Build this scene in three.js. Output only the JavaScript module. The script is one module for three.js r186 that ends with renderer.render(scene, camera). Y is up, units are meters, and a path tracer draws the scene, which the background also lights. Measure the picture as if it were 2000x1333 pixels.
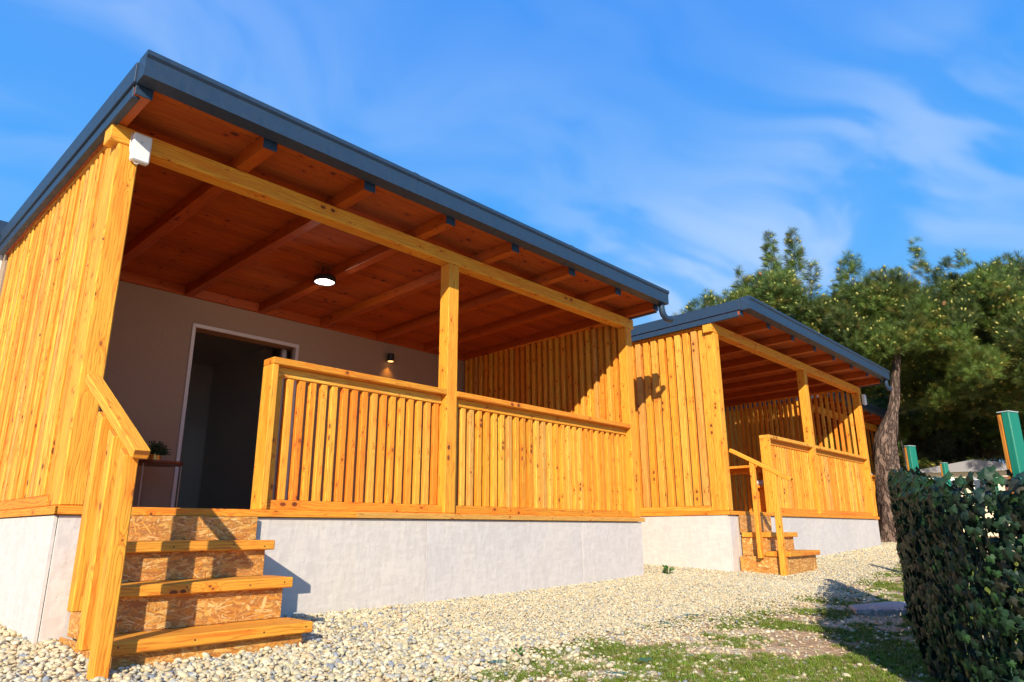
import * as THREE from 'three';
import { mergeGeometries } from 'three/addons/utils/BufferGeometryUtils.js';

// ---------------------------------------------------------------- camera, sky, sun, exposure
const scene = new THREE.Scene();
const camera = new THREE.PerspectiveCamera(52.62, 1024 / 682, 0.05, 900);
{
  const F = new THREE.Vector3(0.70476, 0.26645, -0.65751), R = new THREE.Vector3(0.68306, -0.00445, 0.73035), U = new THREE.Vector3(-0.19167, 0.96384, 0.18514);
  const m = new THREE.Matrix4().makeBasis(R, U, F.clone().negate());
  camera.quaternion.setFromRotationMatrix(m);
  camera.position.set(-1.1197, -0.1477, 4.3968);
}
const renderer = new THREE.WebGLRenderer({ antialias: true });
renderer.setSize(1024, 682);
renderer.toneMapping = THREE.LinearToneMapping;
renderer.toneMappingExposure = 1.3;
renderer.shadowMap.enabled = true;

// seeded numbers and noise
function rngOf(seed) { let a = seed >>> 0; return () => { a |= 0; a = a + 0x6D2B79F5 | 0; let t = Math.imul(a ^ a >>> 15, 1 | a); t = t + Math.imul(t ^ t >>> 7, 61 | t) ^ t; return ((t ^ t >>> 14) >>> 0) / 4294967296; }; }
const hash = (x, y, s) => { let h = Math.imul(x, 374761393) ^ Math.imul(y, 668265263) ^ Math.imul(s, 1274126177); h = Math.imul(h ^ h >>> 13, 1103515245); return ((h ^ h >>> 16) >>> 0) / 4294967296; };
const mod = (a, n) => ((a % n) + n) % n;
function noise(x, y, px, py, s) {           // value noise, period px by py
  const xi = Math.floor(x), yi = Math.floor(y), fx = x - xi, fy = y - yi, u = fx * fx * (3 - 2 * fx), v = fy * fy * (3 - 2 * fy);
  const x0 = mod(xi, px), x1 = mod(xi + 1, px), y0 = mod(yi, py), y1 = mod(yi + 1, py);
  const a = hash(x0, y0, s), b = hash(x1, y0, s), c = hash(x0, y1, s), d = hash(x1, y1, s);
  return a + (b - a) * u + (c - a) * v + (a - b - c + d) * u * v;
}
function fbm(x, y, px, py, s, o = 4) { let a = 0.5, t = 0, n = 0; for (let i = 0; i < o; i++) { t += a * noise(x, y, px, py, s + i * 7); n += a; a *= 0.5; x *= 2; y *= 2; px *= 2; py *= 2; } return t / n; }
const clamp = (x, a = 0, b = 1) => Math.min(b, Math.max(a, x));
const sstep = (a, b, x) => { const t = clamp((x - a) / (b - a)); return t * t * (3 - 2 * t); };
const mix3 = (a, b, t) => [a[0] + (b[0] - a[0]) * t, a[1] + (b[1] - a[1]) * t, a[2] + (b[2] - a[2]) * t];
const toS = (c) => Math.round(255 * clamp(c <= 0.0031308 ? 12.92 * c : 1.055 * Math.pow(c, 1 / 2.4) - 0.055));

// the sky: blue air with thin cirrus
{
  const W = 2048, H = 1024, data = new Float32Array(W * H * 4);
  const lerpE = (e) => {
    const st = [[-90, [0.22, 0.40, 0.60]], [0, [0.24, 0.48, 0.71]], [12, [0.125, 0.41, 0.76]], [24, [0.040, 0.30, 0.765]], [38, [0.022, 0.228, 0.73]], [90, [0.012, 0.13, 0.50]]];
    for (let i = 1; i < st.length; i++) if (e <= st[i][0]) return mix3(st[i - 1][1], st[i][1], (e - st[i - 1][0]) / (st[i][0] - st[i - 1][0]));
    return st[5][1];
  };
  for (let j = 0; j < H; j++) {
    const el = ((j + 0.5) / H - 0.5) * Math.PI, e = el * 180 / Math.PI;
    for (let i = 0; i < W; i++) {
      const ph = ((i + 0.5) / W - 0.5) * 2 * Math.PI, x = Math.cos(el) * Math.cos(ph), z = Math.cos(el) * Math.sin(ph), y = Math.sin(el);
      let c = lerpE(e);
      if (y > 0.01) {
        const az = Math.atan2(x, -z) * 180 / Math.PI, k = 1 / (y + 0.22), qx = x * k * 1.5 + 40, qz = z * k * 1.5 + 40;
        const wx = fbm(qx * 1.1, qz * 1.1, 512, 512, 5, 3), wz = fbm(qx * 1.1 + 9, qz * 1.1, 512, 512, 11, 3);
        const rx = qx * 0.85 + qz * 0.55, rz = -qx * 0.55 + qz * 0.85;
        const broad = fbm(rx * 0.8 + wx * 1.2, rz * 1.6 + wz * 1.2, 512, 512, 21, 4);
        const fine = fbm(rx * 2.6 + wx * 4.2, rz * 6.0 + wz * 4.4, 512, 512, 33, 6);
        const veil = sstep(0.36, 0.72, broad);
        const bank = (a, el0, sa, se, w) => { const d = (az - a) / sa, f = (e - el0 - d * 1.6) / se; return w * Math.exp(-d * d - f * f); };
        const banks = bank(69, 22, 13, 5.5, 0.62) + bank(81, 29, 8, 7, 0.26) + bank(60, 17, 8, 4.5, 0.55) + bank(6, 33, 15, 8, 0.55) + bank(68, 21, 26, 9, 0.46) + bank(35, 34, 20, 6, 0.12) + bank(-70, 30, 25, 9, 0.4) + bank(160, 30, 30, 9, 0.4) + bank(-130, 38, 25, 8, 0.4);
        let a = Math.max(0, 0.02 + 0.26 * veil * (0.25 + 1.1 * fine) + banks * (0.14 + 1.25 * sstep(0.38, 0.68, fine * 0.75 + broad * 0.25)));
        a = 0.78 * (1 - Math.exp(-1.15 * a)) * sstep(0.01, 0.08, y);
        const cool = mix3([0.30, 0.455, 0.77], [0.46, 0.60, 0.79], clamp(a * 1.1));
        c = mix3(c, cool, a);
      }
      const o = (j * W + i) * 4; data[o] = c[0]; data[o + 1] = c[1]; data[o + 2] = c[2]; data[o + 3] = 1;
    }
  }
  const sky = new THREE.DataTexture(data, W, H, THREE.RGBAFormat, THREE.FloatType);
  sky.mapping = THREE.EquirectangularReflectionMapping; sky.magFilter = THREE.LinearFilter; sky.needsUpdate = true;
  scene.background = sky; scene.environment = sky;
  scene.backgroundIntensity = 1.0; scene.environmentIntensity = 1.0;
}
const sun = new THREE.DirectionalLight(new THREE.Color(1.0, 0.90, 0.72), 5.0);
sun.position.set(-1.0, 0.60, 0.76).multiplyScalar(40);
sun.target.position.set(5, 0, 0); sun.position.add(sun.target.position);
sun.castShadow = true; sun.shadow.radius = 1; sun.shadow.mapSize.set(4096, 4096);
Object.assign(sun.shadow.camera, { left: -22, right: 22, top: 16, bottom: -16, near: 1, far: 120 });
scene.add(sun, sun.target);

// ---------------------------------------------------------------- helpers
const taken = new Map();
function numbered(n) { const k = taken.get(n) || 0; taken.set(n, k + 1); return k ? `${n}_${String(k).padStart(3, '0')}` : n; }
function shade(o) { o.castShadow = true; o.receiveShadow = true; return o; }
function tag(o, label, category, group) { o.userData.label = label; o.userData.category = category; if (group) o.userData.group = group; return o; }
function thing(name, label, category, pos = [0, 0, 0], turn = 0, group) { const g = new THREE.Group(); g.name = numbered(name); g.position.set(...pos); g.rotation.y = turn; scene.add(g); return tag(g, label, category, group); }
function sub(name, parent) { const g = new THREE.Group(); g.name = name; parent.add(g); return g; }
function mesh(name, geo, mat, parent, pos, rot) { const m = shade(new THREE.Mesh(geo, mat)); m.name = parent === scene ? numbered(name) : name; if (pos) m.position.set(...pos); if (rot) m.rotation.set(...rot); parent.add(m); return m; }
function structure(o) { o.userData.kind = 'structure'; return o; }
function dataTex(W, H, fn, srgb = true, rx = 1, ry = 1) {
  const d = new Uint8Array(W * H * 4);
  for (let j = 0; j < H; j++) for (let i = 0; i < W; i++) { const c = fn(i, j), o = (j * W + i) * 4; if (typeof c === 'number') { d[o] = d[o + 1] = d[o + 2] = Math.round(255 * clamp(c)); } else { d[o] = toS(c[0]); d[o + 1] = toS(c[1]); d[o + 2] = toS(c[2]); } d[o + 3] = 255; }
  const t = new THREE.DataTexture(d, W, H, THREE.RGBAFormat); t.wrapS = t.wrapT = THREE.RepeatWrapping; t.magFilter = THREE.LinearFilter; t.minFilter = THREE.LinearMipmapLinearFilter; t.generateMipmaps = true; if (srgb) t.colorSpace = THREE.SRGBColorSpace; t.repeat.set(rx, ry); t.needsUpdate = true; return t;
}
// a box with chamfered edges; u runs along the longest side, uv in metres / texture size
const boxCache = new Map();
function board(lx, ly, lz, o = {}) {
  const { b = 0.004, tw = 3, th = 0.75, v = 0 } = o, key = [lx, ly, lz, b, tw, th, v].map((n) => +n.toFixed(4)).join();
  if (boxCache.has(key)) return boxCache.get(key);
  const h = [lx / 2, ly / 2, lz / 2], L = h.indexOf(Math.max(...h)), pos = [], nor = [], uv = [], S = [-1, 1];
  const ou = hash(v, 3, 9) * 7, ov = hash(v, 8, 4) * 5;
  const tri = (p) => {
    const e1 = [0, 1, 2].map((k) => p[1][k] - p[0][k]), e2 = [0, 1, 2].map((k) => p[2][k] - p[0][k]);
    let n = [e1[1] * e2[2] - e1[2] * e2[1], e1[2] * e2[0] - e1[0] * e2[2], e1[0] * e2[1] - e1[1] * e2[0]];
    const c = [0, 1, 2].map((k) => p[0][k] + p[1][k] + p[2][k]);
    if (n[0] * c[0] + n[1] * c[1] + n[2] * c[2] < 0) { p = [p[0], p[2], p[1]]; n = n.map((q) => -q); }
    const l = Math.hypot(...n) || 1; n = n.map((q) => q / l);
    const an = n.map(Math.abs); let D = an.indexOf(Math.max(...an)); if (b > 0 && an[D] < 0.9 && D === L) D = an.indexOf(Math.max(...an.filter((_, k) => k !== L)));
    for (const q of p) {
      pos.push(...q); nor.push(...n);
      if (D !== L) { const T = 3 - D - L; uv.push(q[L] / tw + ou, (q[T] + h[D] * 1.7 * (n[D] > 0 ? 1 : -1)) / th + ov); }
      else { const a = (L + 1) % 3, c2 = (L + 2) % 3; uv.push(q[a] * 0.25 / tw + ou, q[c2] / th + ov); }
    }
  };
  const quad = (a, c, d, e) => { tri([a, c, d]); tri([a, d, e]); };
  for (let a = 0; a < 3; a++) for (const s of S) { const p = (a + 1) % 3, q = (a + 2) % 3, P = (x, y) => { const r = [0, 0, 0]; r[a] = s * h[a]; r[p] = x * (h[p] - b); r[q] = y * (h[q] - b); return r; }; quad(P(-1, -1), P(1, -1), P(1, 1), P(-1, 1)); }
  if (b > 0) {
    for (let d = 0; d < 3; d++) for (const sa of S) for (const sc of S) { const a = (d + 1) % 3, c = (d + 2) % 3, P = (first, t) => { const r = [0, 0, 0]; r[a] = sa * (h[a] - (first ? 0 : b)); r[c] = sc * (h[c] - (first ? b : 0)); r[d] = t * (h[d] - b); return r; }; quad(P(1, -1), P(1, 1), P(0, 1), P(0, -1)); }
    for (const x of S) for (const y of S) for (const z of S) tri([[x * h[0], y * (h[1] - b), z * (h[2] - b)], [x * (h[0] - b), y * h[1], z * (h[2] - b)], [x * (h[0] - b), y * (h[1] - b), z * h[2]]]);
  }
  const g = new THREE.BufferGeometry();
  g.setAttribute('position', new THREE.Float32BufferAttribute(pos, 3)); g.setAttribute('normal', new THREE.Float32BufferAttribute(nor, 3)); g.setAttribute('uv', new THREE.Float32BufferAttribute(uv, 2));
  boxCache.set(key, g); return g;
}
const R0 = rngOf(77);
const pick = (a, r = R0) => a[Math.floor(r() * a.length)];
// a board spanning two corners
function span(name, x0, x1, y0, y1, z0, z1, mat, parent, o = {}) {
  const v = o.v ?? 40 + Math.floor(R0() * (o.n ?? 12));
  return mesh(name, board(x1 - x0, y1 - y0, z1 - z0, { ...o, v }), Array.isArray(mat) ? pick(mat) : mat, parent, [(x0 + x1) / 2, (y0 + y1) / 2, (z0 + z1) / 2]);
}
const ground = (x, z) => -0.695 - 0.02 * clamp(z, 0, 1) - 0.035 * z * (1 / (1 + Math.exp(-(z + 6)))) + 0.036 * Math.log1p(Math.exp(Math.min(x, 40) - 4)) - (x > 40 ? 0 : 0);

// ---------------------------------------------------------------- materials
const woodField = (() => {
  const W = 2048, H = 512, tw = 3, th = 0.75, r = rngOf(5), knots = [];
  for (let k = 0; k < 58; k++) knots.push([r() * tw, r() * th, 0.0055 + 0.017 * r() * r(), r(), r()]);
  const t = new Float32Array(W * H), kn = new Float32Array(W * H), halo = new Float32Array(W * H);
  for (let j = 0; j < H; j++) for (let i = 0; i < W; i++) { const x = i / W, y = j / H; t[j * W + i] = y * 46 + 3.4 * fbm(x * 6, y * 12, 6, 12, 3, 3) + 0.7 * fbm(x * 24, y * 96, 24, 96, 8, 2); }
  for (const [kx, ky, kr, ks, kd] of knots) {
    const RX = 0.16, RY = 0.05, i0 = Math.floor((kx - RX) / tw * W), i1 = Math.ceil((kx + RX) / tw * W), j0 = Math.floor((ky - RY) / th * H), j1 = Math.ceil((ky + RY) / th * H);
    for (let j = j0; j <= j1; j++) for (let i = i0; i <= i1; i++) {
      const dx = i / W * tw - kx, dy = j / H * th - ky, o = mod(j, H) * W + mod(i, W);
      t[o] += 1.8 * Math.sign(dy) * Math.exp(-(dx * dx) / (0.045 * 0.045) - Math.abs(dy) / 0.016);
      const d = Math.hypot(dx * (0.55 + 0.4 * ks), dy) / kr;
      kn[o] = Math.max(kn[o], (0.55 + 0.45 * kd) * (1 - sstep(0.75, 1.15, d))); halo[o] = Math.max(halo[o], Math.exp(-d * d / 7));
    }
  }
  return { W, H, t, kn, halo };
})();
function woodMap(light, dark, stain, knot) {
  const { W, H, t, kn, halo } = woodField;
  return dataTex(W, H, (i, j) => {
    const o = j * W + i, x = i / W, y = j / H, f = t[o] - Math.floor(t[o]);
    const line = sstep(0.5, 0.93, f) * (1 - sstep(0.93, 1, f)), fibre = noise(x * 90, y * 512, 90, 512, 4), patch = sstep(0.45, 0.78, fbm(x * 5, y * 10, 5, 10, 15, 3));
    let c = mix3(light, dark, 0.72 * line + 0.30 * fibre); c = mix3(c, stain, clamp(0.75 * patch + 0.7 * halo[o])); c = mix3(c, knot, kn[o]);
    const g = noise(x * 26, y * 40, 26, 40, 19); return c.map((q) => q * (0.93 + 0.12 * g));
  });
}
const woodBump = dataTex(1024, 256, (i, j) => { const { W, t } = woodField, o = (j * 2) * W + i * 2, f = t[o] - Math.floor(t[o]); return 0.62 - 0.4 * sstep(0.5, 0.93, f) * (1 - sstep(0.93, 1, f)) + 0.3 * (noise(i / 1024 * 90, j, 90, 256, 4) - 0.5); }, false);
const pineMap = woodMap([0.86, 0.415, 0.034], [0.56, 0.165, 0.008], [0.76, 0.205, 0.008], [0.12, 0.026, 0.005]);
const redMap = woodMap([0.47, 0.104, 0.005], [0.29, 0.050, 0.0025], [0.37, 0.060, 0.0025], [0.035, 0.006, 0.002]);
const wood = (map, c, rough = 0.78) => new THREE.MeshStandardMaterial({ map, color: new THREE.Color(...c), roughness: rough, bumpMap: woodBump, bumpScale: 0.0012 });
const PINE = [[1, 1, 1], [1, 0.86, 0.7], [0.96, 1.06, 1.6], [0.86, 0.76, 0.6], [1, 1.16, 1.9], [0.98, 0.80, 0.62], [0.84, 0.94, 2.2], [1, 0.95, 0.8], [0.94, 0.72, 0.5], [1, 1.04, 1.2], [1, 1.12, 1.3]].map((c) => wood(pineMap, c));
const POST = [wood(pineMap, [1, 1.02, 1.05]), wood(pineMap, [1, 0.96, 0.88])];
const STAINED = [PINE[1], PINE[5]];
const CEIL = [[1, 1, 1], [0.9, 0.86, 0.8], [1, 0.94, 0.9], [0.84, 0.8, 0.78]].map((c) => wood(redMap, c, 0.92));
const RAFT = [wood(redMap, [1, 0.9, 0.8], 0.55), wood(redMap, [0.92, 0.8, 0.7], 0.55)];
const TREAD = [wood(pineMap, [0.98, 0.9, 0.86], 0.7), wood(pineMap, [0.92, 0.84, 0.86], 0.7)];
const OSB = (() => {
  const W = 1024, H = 512, r = rngOf(31), buf = new Float32Array(W * H * 3), hgt = new Float32Array(W * H).fill(0.2);
  const tones = [[0.60, 0.28, 0.06], [0.70, 0.37, 0.10], [0.52, 0.20, 0.035], [0.74, 0.45, 0.16], [0.64, 0.25, 0.03], [0.46, 0.165, 0.03], [0.68, 0.34, 0.07], [0.58, 0.24, 0.04]];
  for (let k = 0; k < W * H; k++) { buf[k * 3] = 0.42; buf[k * 3 + 1] = 0.18; buf[k * 3 + 2] = 0.045; }
  for (let n = 0; n < 5200; n++) {
    const cx = r() * W, cy = r() * H, a = (r() - 0.5) * (r() < 0.65 ? 0.9 : 3.1), l = 7 + 38 * r() * r(), w = 2.2 + 11 * r() * r() * r(), c = tones[Math.floor(r() * tones.length)], s = 0.82 + 0.3 * r(), z = 0.25 + 0.75 * r(), ca = Math.cos(a), sa = Math.sin(a);
    for (let y = Math.floor(-l - w); y <= l + w; y++) for (let x = Math.floor(-l - w); x <= l + w; x++) {
      const p = x * ca + y * sa, q = -x * sa + y * ca; if (Math.abs(p) > l || Math.abs(q) > w * (1 - 0.5 * Math.abs(p) / l)) continue;
      const o = mod(Math.floor(cy + y), H) * W + mod(Math.floor(cx + x), W), g = s * (0.9 + 0.2 * hash(Math.round(q * 1.3), n, 3)) * (Math.abs(q) > w - 1 ? 0.85 : 1);
      buf[o * 3] = c[0] * g; buf[o * 3 + 1] = c[1] * g; buf[o * 3 + 2] = c[2] * g; hgt[o] = z;
    }
  }
  const map = dataTex(W, H, (i, j) => { const o = (j * W + i) * 3; return [buf[o], buf[o + 1], buf[o + 2]]; }), bump = dataTex(W, H, (i, j) => hgt[j * W + i], false);
  return new THREE.MeshStandardMaterial({ map, bumpMap: bump, bumpScale: 0.0018, roughness: 0.6 });
})();
const PLINTH = (() => {
  const S = 1024, f = (i, j) => { const x = i / S, y = j / S; return 0.5 * fbm(x * 26, y * 70, 26, 70, 41, 4) + 0.5 * fbm(x * 60, y * 24, 60, 24, 43, 4); };
  const map = dataTex(S, S, (i, j) => { const x = i / S, y = j / S, n = f(i, j), p = fbm(x * 5, y * 5, 5, 5, 47, 4), w = sstep(0.5, 0.75, fbm(x * 9, y * 6, 9, 6, 53, 4)), sp = hash(i >> 1, j >> 1, 4) > 0.9994 ? 0.35 : 1; let c = mix3([0.63, 0.575, 0.535], [0.66, 0.595, 0.53], w * 0.6); const k = (0.83 + 0.28 * n + 0.08 * (p - 0.5)) * sp; return c.map((q) => q * k); });
  const bump = dataTex(S, S, (i, j) => sstep(0.3, 0.72, f(i, j)), false);
  return [[1, 1, 1], [1.0, 0.985, 0.95], [0.97, 0.965, 0.975]].map((c) => new THREE.MeshStandardMaterial({ map, bumpMap: bump, bumpScale: 0.0018, roughness: 0.85, color: new THREE.Color(...c) }));
})();
const SLATE = (() => {
  const S = 512, map = dataTex(S, S, (i, j) => { const x = i / S, y = j / S, n = fbm(x * 20, y * 20, 20, 20, 61, 4), d = hash(i >> 1, j >> 1, 6) > 0.994 ? 2.6 : 1, q = noise(x * 200, y * 200, 200, 200, 62); const k = (0.85 + 0.3 * n + 0.12 * q) * d; return [0.015 * k, 0.038 * k, 0.078 * k]; });
  const rough = dataTex(S, S, (i, j) => 0.42 + 0.3 * fbm(i / S * 14, j / S * 14, 14, 14, 67, 4), false);
  return new THREE.MeshStandardMaterial({ map, roughnessMap: rough, roughness: 1, metalness: 0.0 });
})();
const flat = (c, roughness = 0.7, more = {}) => new THREE.MeshStandardMaterial({ color: new THREE.Color(...c), roughness, ...more });
const STUCCO = (() => { const S = 512, bump = dataTex(S, S, (i, j) => fbm(i / S * 90, j / S * 90, 90, 90, 71, 3), false, 1, 1); return [[0.34, 0.245, 0.175], [0.78, 0.77, 0.74], [0.72, 0.64, 0.45]].map((c) => new THREE.MeshStandardMaterial({ color: new THREE.Color(...c), roughness: 0.9, bumpMap: bump, bumpScale: 0.002 })); })();
const WHITE = flat([0.78, 0.78, 0.78], 0.4), PVC = flat([0.6, 0.58, 0.58], 0.4), BLACK = flat([0.02, 0.02, 0.022], 0.45), ROOMFLOOR = flat([0.34, 0.24, 0.15], 0.6), ROOMWALL = flat([0.58, 0.56, 0.54], 0.9), ROOMDOOR = flat([0.30, 0.19, 0.11], 0.5), WALNUT = flat([0.13, 0.075, 0.045], 0.5);

// ---------------------------------------------------------------- ground
{
  const xs = [], zs = [];
  for (let i = -30; i <= 30; i++) { const t = i / 30; xs.push(4 + 12 * t + 170 * t ** 5); zs.push(0 + 10 * t - 0 + 170 * t ** 5); }
  const pos = [], uv = [], idx = [];
  for (const z of zs) for (const x of xs) { pos.push(x, ground(x, z) - 0.004, z); uv.push(x / 3, z / 3); }
  const n = xs.length; for (let j = 0; j < n - 1; j++) for (let i = 0; i < n - 1; i++) { const a = j * n + i; idx.push(a, a + n, a + 1, a + 1, a + n, a + n + 1); }
  const g = new THREE.BufferGeometry(); g.setAttribute('position', new THREE.Float32BufferAttribute(pos, 3)); g.setAttribute('uv', new THREE.Float32BufferAttribute(uv, 2)); g.setIndex(idx); g.computeVertexNormals();
  const S = 1024, f = (i, j) => fbm(i / S * 34, j / S * 34, 34, 34, 81, 5);
  const map = dataTex(S, S, (i, j) => { const x = i / S, y = j / S, n2 = f(i, j), p = sstep(0.42, 0.66, fbm(x * 7, y * 7, 7, 7, 85, 4)), st = noise(x * 170, y * 170, 170, 170, 88); let c = mix3([0.46, 0.29, 0.16], [0.66, 0.51, 0.32], p); c = mix3(c, [0.74, 0.65, 0.46], sstep(0.72, 0.86, st) * 0.8); return c.map((q) => q * (0.72 + 0.5 * n2)); });
  const bump = dataTex(S, S, (i, j) => f(i, j) * 0.6 + 0.4 * noise(i / S * 170, j / S * 170, 170, 170, 88), false);
  structure(mesh('ground', g, new THREE.MeshStandardMaterial({ map, bumpMap: bump, bumpScale: 0.02, roughness: 0.95 }), scene));
}
// the edge where the pebbles give way to grass: z of the edge at x
const EDGE = [[-6, 3.6], [-1, 2.7], [0.3, 2.2], [0.94, 1.88], [1.52, 1.82], [2.15, 1.76], [2.96, 1.78], [3.99, 1.74], [5.2, 1.86], [6.4, 1.82], [9, 1.6], [14, 1.5], [40, 1.5]];
const edgeZ = (x) => { for (let i = 1; i < EDGE.length; i++) if (x <= EDGE[i][0]) { const [a, b] = [EDGE[i - 1], EDGE[i]]; return a[1] + (b[1] - a[1]) * clamp((x - a[0]) / (b[0] - a[0])); } return 1.5; };
const edgeOff = (x, z) => z - edgeZ(x) - 0.55 * (fbm(x * 1.4 + 50, z * 1.4 + 50, 512, 512, 91, 4) - 0.5);

// ---------------------------------------------------------------- the timber cabins
function rowSlats(name, parent, n, place, size, mats = PINE) { for (let i = 0; i < n; i++) { const p = place(i); mesh(name, board(size[0], p.h, size[2], { b: 0.005, v: Math.floor(R0() * 26) }), pick(mats), parent, [p.x, p.y, p.z], [0, 0, (R0() - 0.5) * 0.002]); } }
const uRoof = 0.02;          // fall of the roof towards the back
function cabin(label, [ox, oy, oz], o) {
  const c = thing('timber_cabin', label, 'cabin', [ox, oy, oz]);
  const W = 5.704, ZB = -2.85, { xs, xm, full } = o;
  // plinth panels
  const pl = sub('plinth', c), Y0 = -1.15;
  for (const [a, b] of o.panels) span('plinth_panel', a + 0.002, b - 0.002, Y0, -0.052, -0.022, -0.004, PLINTH, pl, { b: 0.001, tw: 2, th: 2, n: 5 });
  for (const [a, b] of [[-1.5, -0.012], [ZB, -1.504]]) span('plinth_panel', -0.008, 0.010, Y0, -0.052, a, b, PLINTH, pl, { b: 0.001, tw: 2, th: 2, n: 5 });
  span('plinth_panel', W - 0.012, W + 0.008, Y0, -0.052, ZB, -0.026, PLINTH, pl, { b: 0.001, tw: 2, th: 2, n: 5 });
  // deck
  const dk = sub('deck', c), nd = 20, dw = (0.0 - ZB) / nd;
  for (let i = 0; i < nd; i++) span('deck_board', 0, W, -0.028, 0, ZB + i * dw + 0.003, ZB + (i + 1) * dw - 0.003, STAINED, dk, { b: 0.003 });
  for (const [a, b, m] of o.edges) span('deck_edge_board', a, b - 0.002, -0.047, -0.004, 0.0005, 0.021, m, dk, { b: 0.003 });
  span('deck_edge_board', -0.022, -0.001, -0.047, -0.004, ZB, 0.021, STAINED, dk, { b: 0.003 });
  span('deck_joist', 0.02, W - 0.02, -0.16, -0.032, -0.075, -0.03, STAINED, dk);
  // posts and beam
  span('corner_post', 0, 0.125, 0.0005, 2.209, -0.125, 0, POST, c, { b: 0.007 });
  span('corner_board', 0.006, 0.075, 0.0005, 2.27, -0.222, -0.129, POST, c, { b: 0.006 });
  span('porch_post', xm, xm + 0.121, 0.0005, 2.209, -0.121, 0, POST, c, { b: 0.006 });
  span('corner_post', W - 0.121, W, 0.0005, 2.209, -0.121, 0, POST, c, { b: 0.007 });
  span('beam', -0.052, W + 0.05, 2.2105, 2.329, -0.123, 0.002, POST, c, { b: 0.005 });
  // side walls of upright slats
  const sw = (x0, x1, pitch, w, backing, zs = -0.245) => {
    const g = sub('slatted_wall', c), n = Math.floor((zs - ZB) / pitch + 0.4);
    rowSlats('slat', g, n, (i) => ({ x: (x0 + x1) / 2 + (R0() - 0.5) * 0.009, y: (0.062 + 2.285) / 2, h: 2.285 - 0.062, z: zs - w / 2 - i * pitch }), [x1 - x0, 0, w]);
    span('bottom_runner', x0 - 0.006, x1 + 0.006, 0.001, 0.062, ZB + 0.001, zs + 0.021, PINE, g); span('top_runner', x0 - 0.004, x1 + 0.004, 2.285, 2.345, ZB + 0.001, -0.126, STAINED, g);
    if (backing) span('added_backing_board', x1 + 0.007, x1 + 0.016, 0.001, 2.345, ZB + 0.001, -0.126, backing, g, { b: 0 });  // board added behind the slats to keep light from passing the gaps
  };
  sw(0.004, 0.074, o.pitch, o.slat, o.full ? PINE[0] : null); sw(W - 0.112, W - 0.06, 0.1, 0.05, o.full ? PINE[0] : null, -0.16);
  // railing: plank rail, runners, slats
  const rl = sub('railing', c);
  span('end_plank', xs, xs + 0.048, 0.0005, 0.9895, -0.14, 0, POST, rl, { b: 0.005 });
  const bays = [[xs, xm, xs + 0.05, 0.0925], [xm + 0.121, W - 0.121, xm + 0.123, 0.1]];
  bays.forEach(([a, b, s0, pitch], k) => {
    const lo = a + 0.001, hi = b - 0.001;
    span('top_rail', lo, hi, 0.99, 1.039, -0.142, 0.004, PINE, rl, { b: 0.005 });
    span('upper_runner', s0, hi, 0.918, 0.9895, -0.108, -0.064, PINE, rl); span('lower_runner', s0, hi, 0.001, 0.066, -0.118, -0.036, k ? PINE : STAINED, rl);
    const n = Math.round((hi - s0) / pitch), pt = (hi - s0) / n;
    rowSlats('slat', rl, n, (i) => ({ x: s0 + (i + 0.5) * pt + (R0() - 0.5) * 0.004, y: (0.066 + 0.918) / 2, h: 0.918 - 0.066, z: -0.095 + (R0() - 0.5) * 0.002 }), [0.053, 0, 0.046]);
  });
  // roof: everything lies in a plane that falls slightly to the back
  const rf = sub('roof', c); rf.position.set(0, 2.331, 0); rf.rotation.x = -uRoof;
  const XL = -0.067, XR = W - 0.004;
  o.rafters.forEach((x) => {
    span('rafter', x - 0.045, x + 0.045, 0, 0.104, ZB - 0.02, 0.392, RAFT, rf, { b: 0.004 });
    span('rafter_cap', x - 0.049, x + 0.049, -0.004, 0.103, 0.3925, 0.402, SLATE, rf, { b: 0.002, tw: 0.5, th: 0.5 });
  });
  const nb = 25, z0 = ZB - 0.02, z1 = 0.414, bw = (z1 - z0) / nb;
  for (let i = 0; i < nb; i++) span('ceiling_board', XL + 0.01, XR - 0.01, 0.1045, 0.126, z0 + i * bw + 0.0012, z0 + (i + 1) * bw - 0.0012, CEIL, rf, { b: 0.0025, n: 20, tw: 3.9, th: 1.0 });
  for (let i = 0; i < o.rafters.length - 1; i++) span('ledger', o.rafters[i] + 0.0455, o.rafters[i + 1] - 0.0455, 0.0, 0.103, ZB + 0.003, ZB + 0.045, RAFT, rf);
  // box gutter along the front: one profile, pushed along x
  const prof = new THREE.Shape([[0.418, 0.052], [0.533, 0.052], [0.5375, 0.168], [0.553, 0.184], [0.553, 0.212], [0.540, 0.214], [0.418, 0.214]].map(([z, y]) => new THREE.Vector2(-z, y)));
  const gg = new THREE.ExtrudeGeometry(prof, { depth: XR - XL, bevelEnabled: false }); gg.rotateY(Math.PI / 2); gg.translate(XL, 0, 0);
  { const p = gg.attributes.position, u = gg.attributes.uv; for (let i = 0; i < p.count; i++) u.setXY(i, p.getX(i) / 0.5, (p.getY(i) + p.getZ(i)) / 0.5); }
  mesh('gutter', gg, SLATE, rf);
  for (const f of [0.34, 0.68]) { const jx = XL + (XR - XL) * f, js = new THREE.ExtrudeGeometry(new THREE.Shape([[0.416, 0.0495], [0.5355, 0.0495], [0.540, 0.167], [0.5555, 0.183], [0.5555, 0.2145], [0.416, 0.2165]].map(([z, y]) => new THREE.Vector2(-z, y))), { depth: 0.045, bevelEnabled: false }); js.rotateY(Math.PI / 2); js.translate(jx, 0, 0); mesh('gutter_joint', js, SLATE, rf); }
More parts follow.
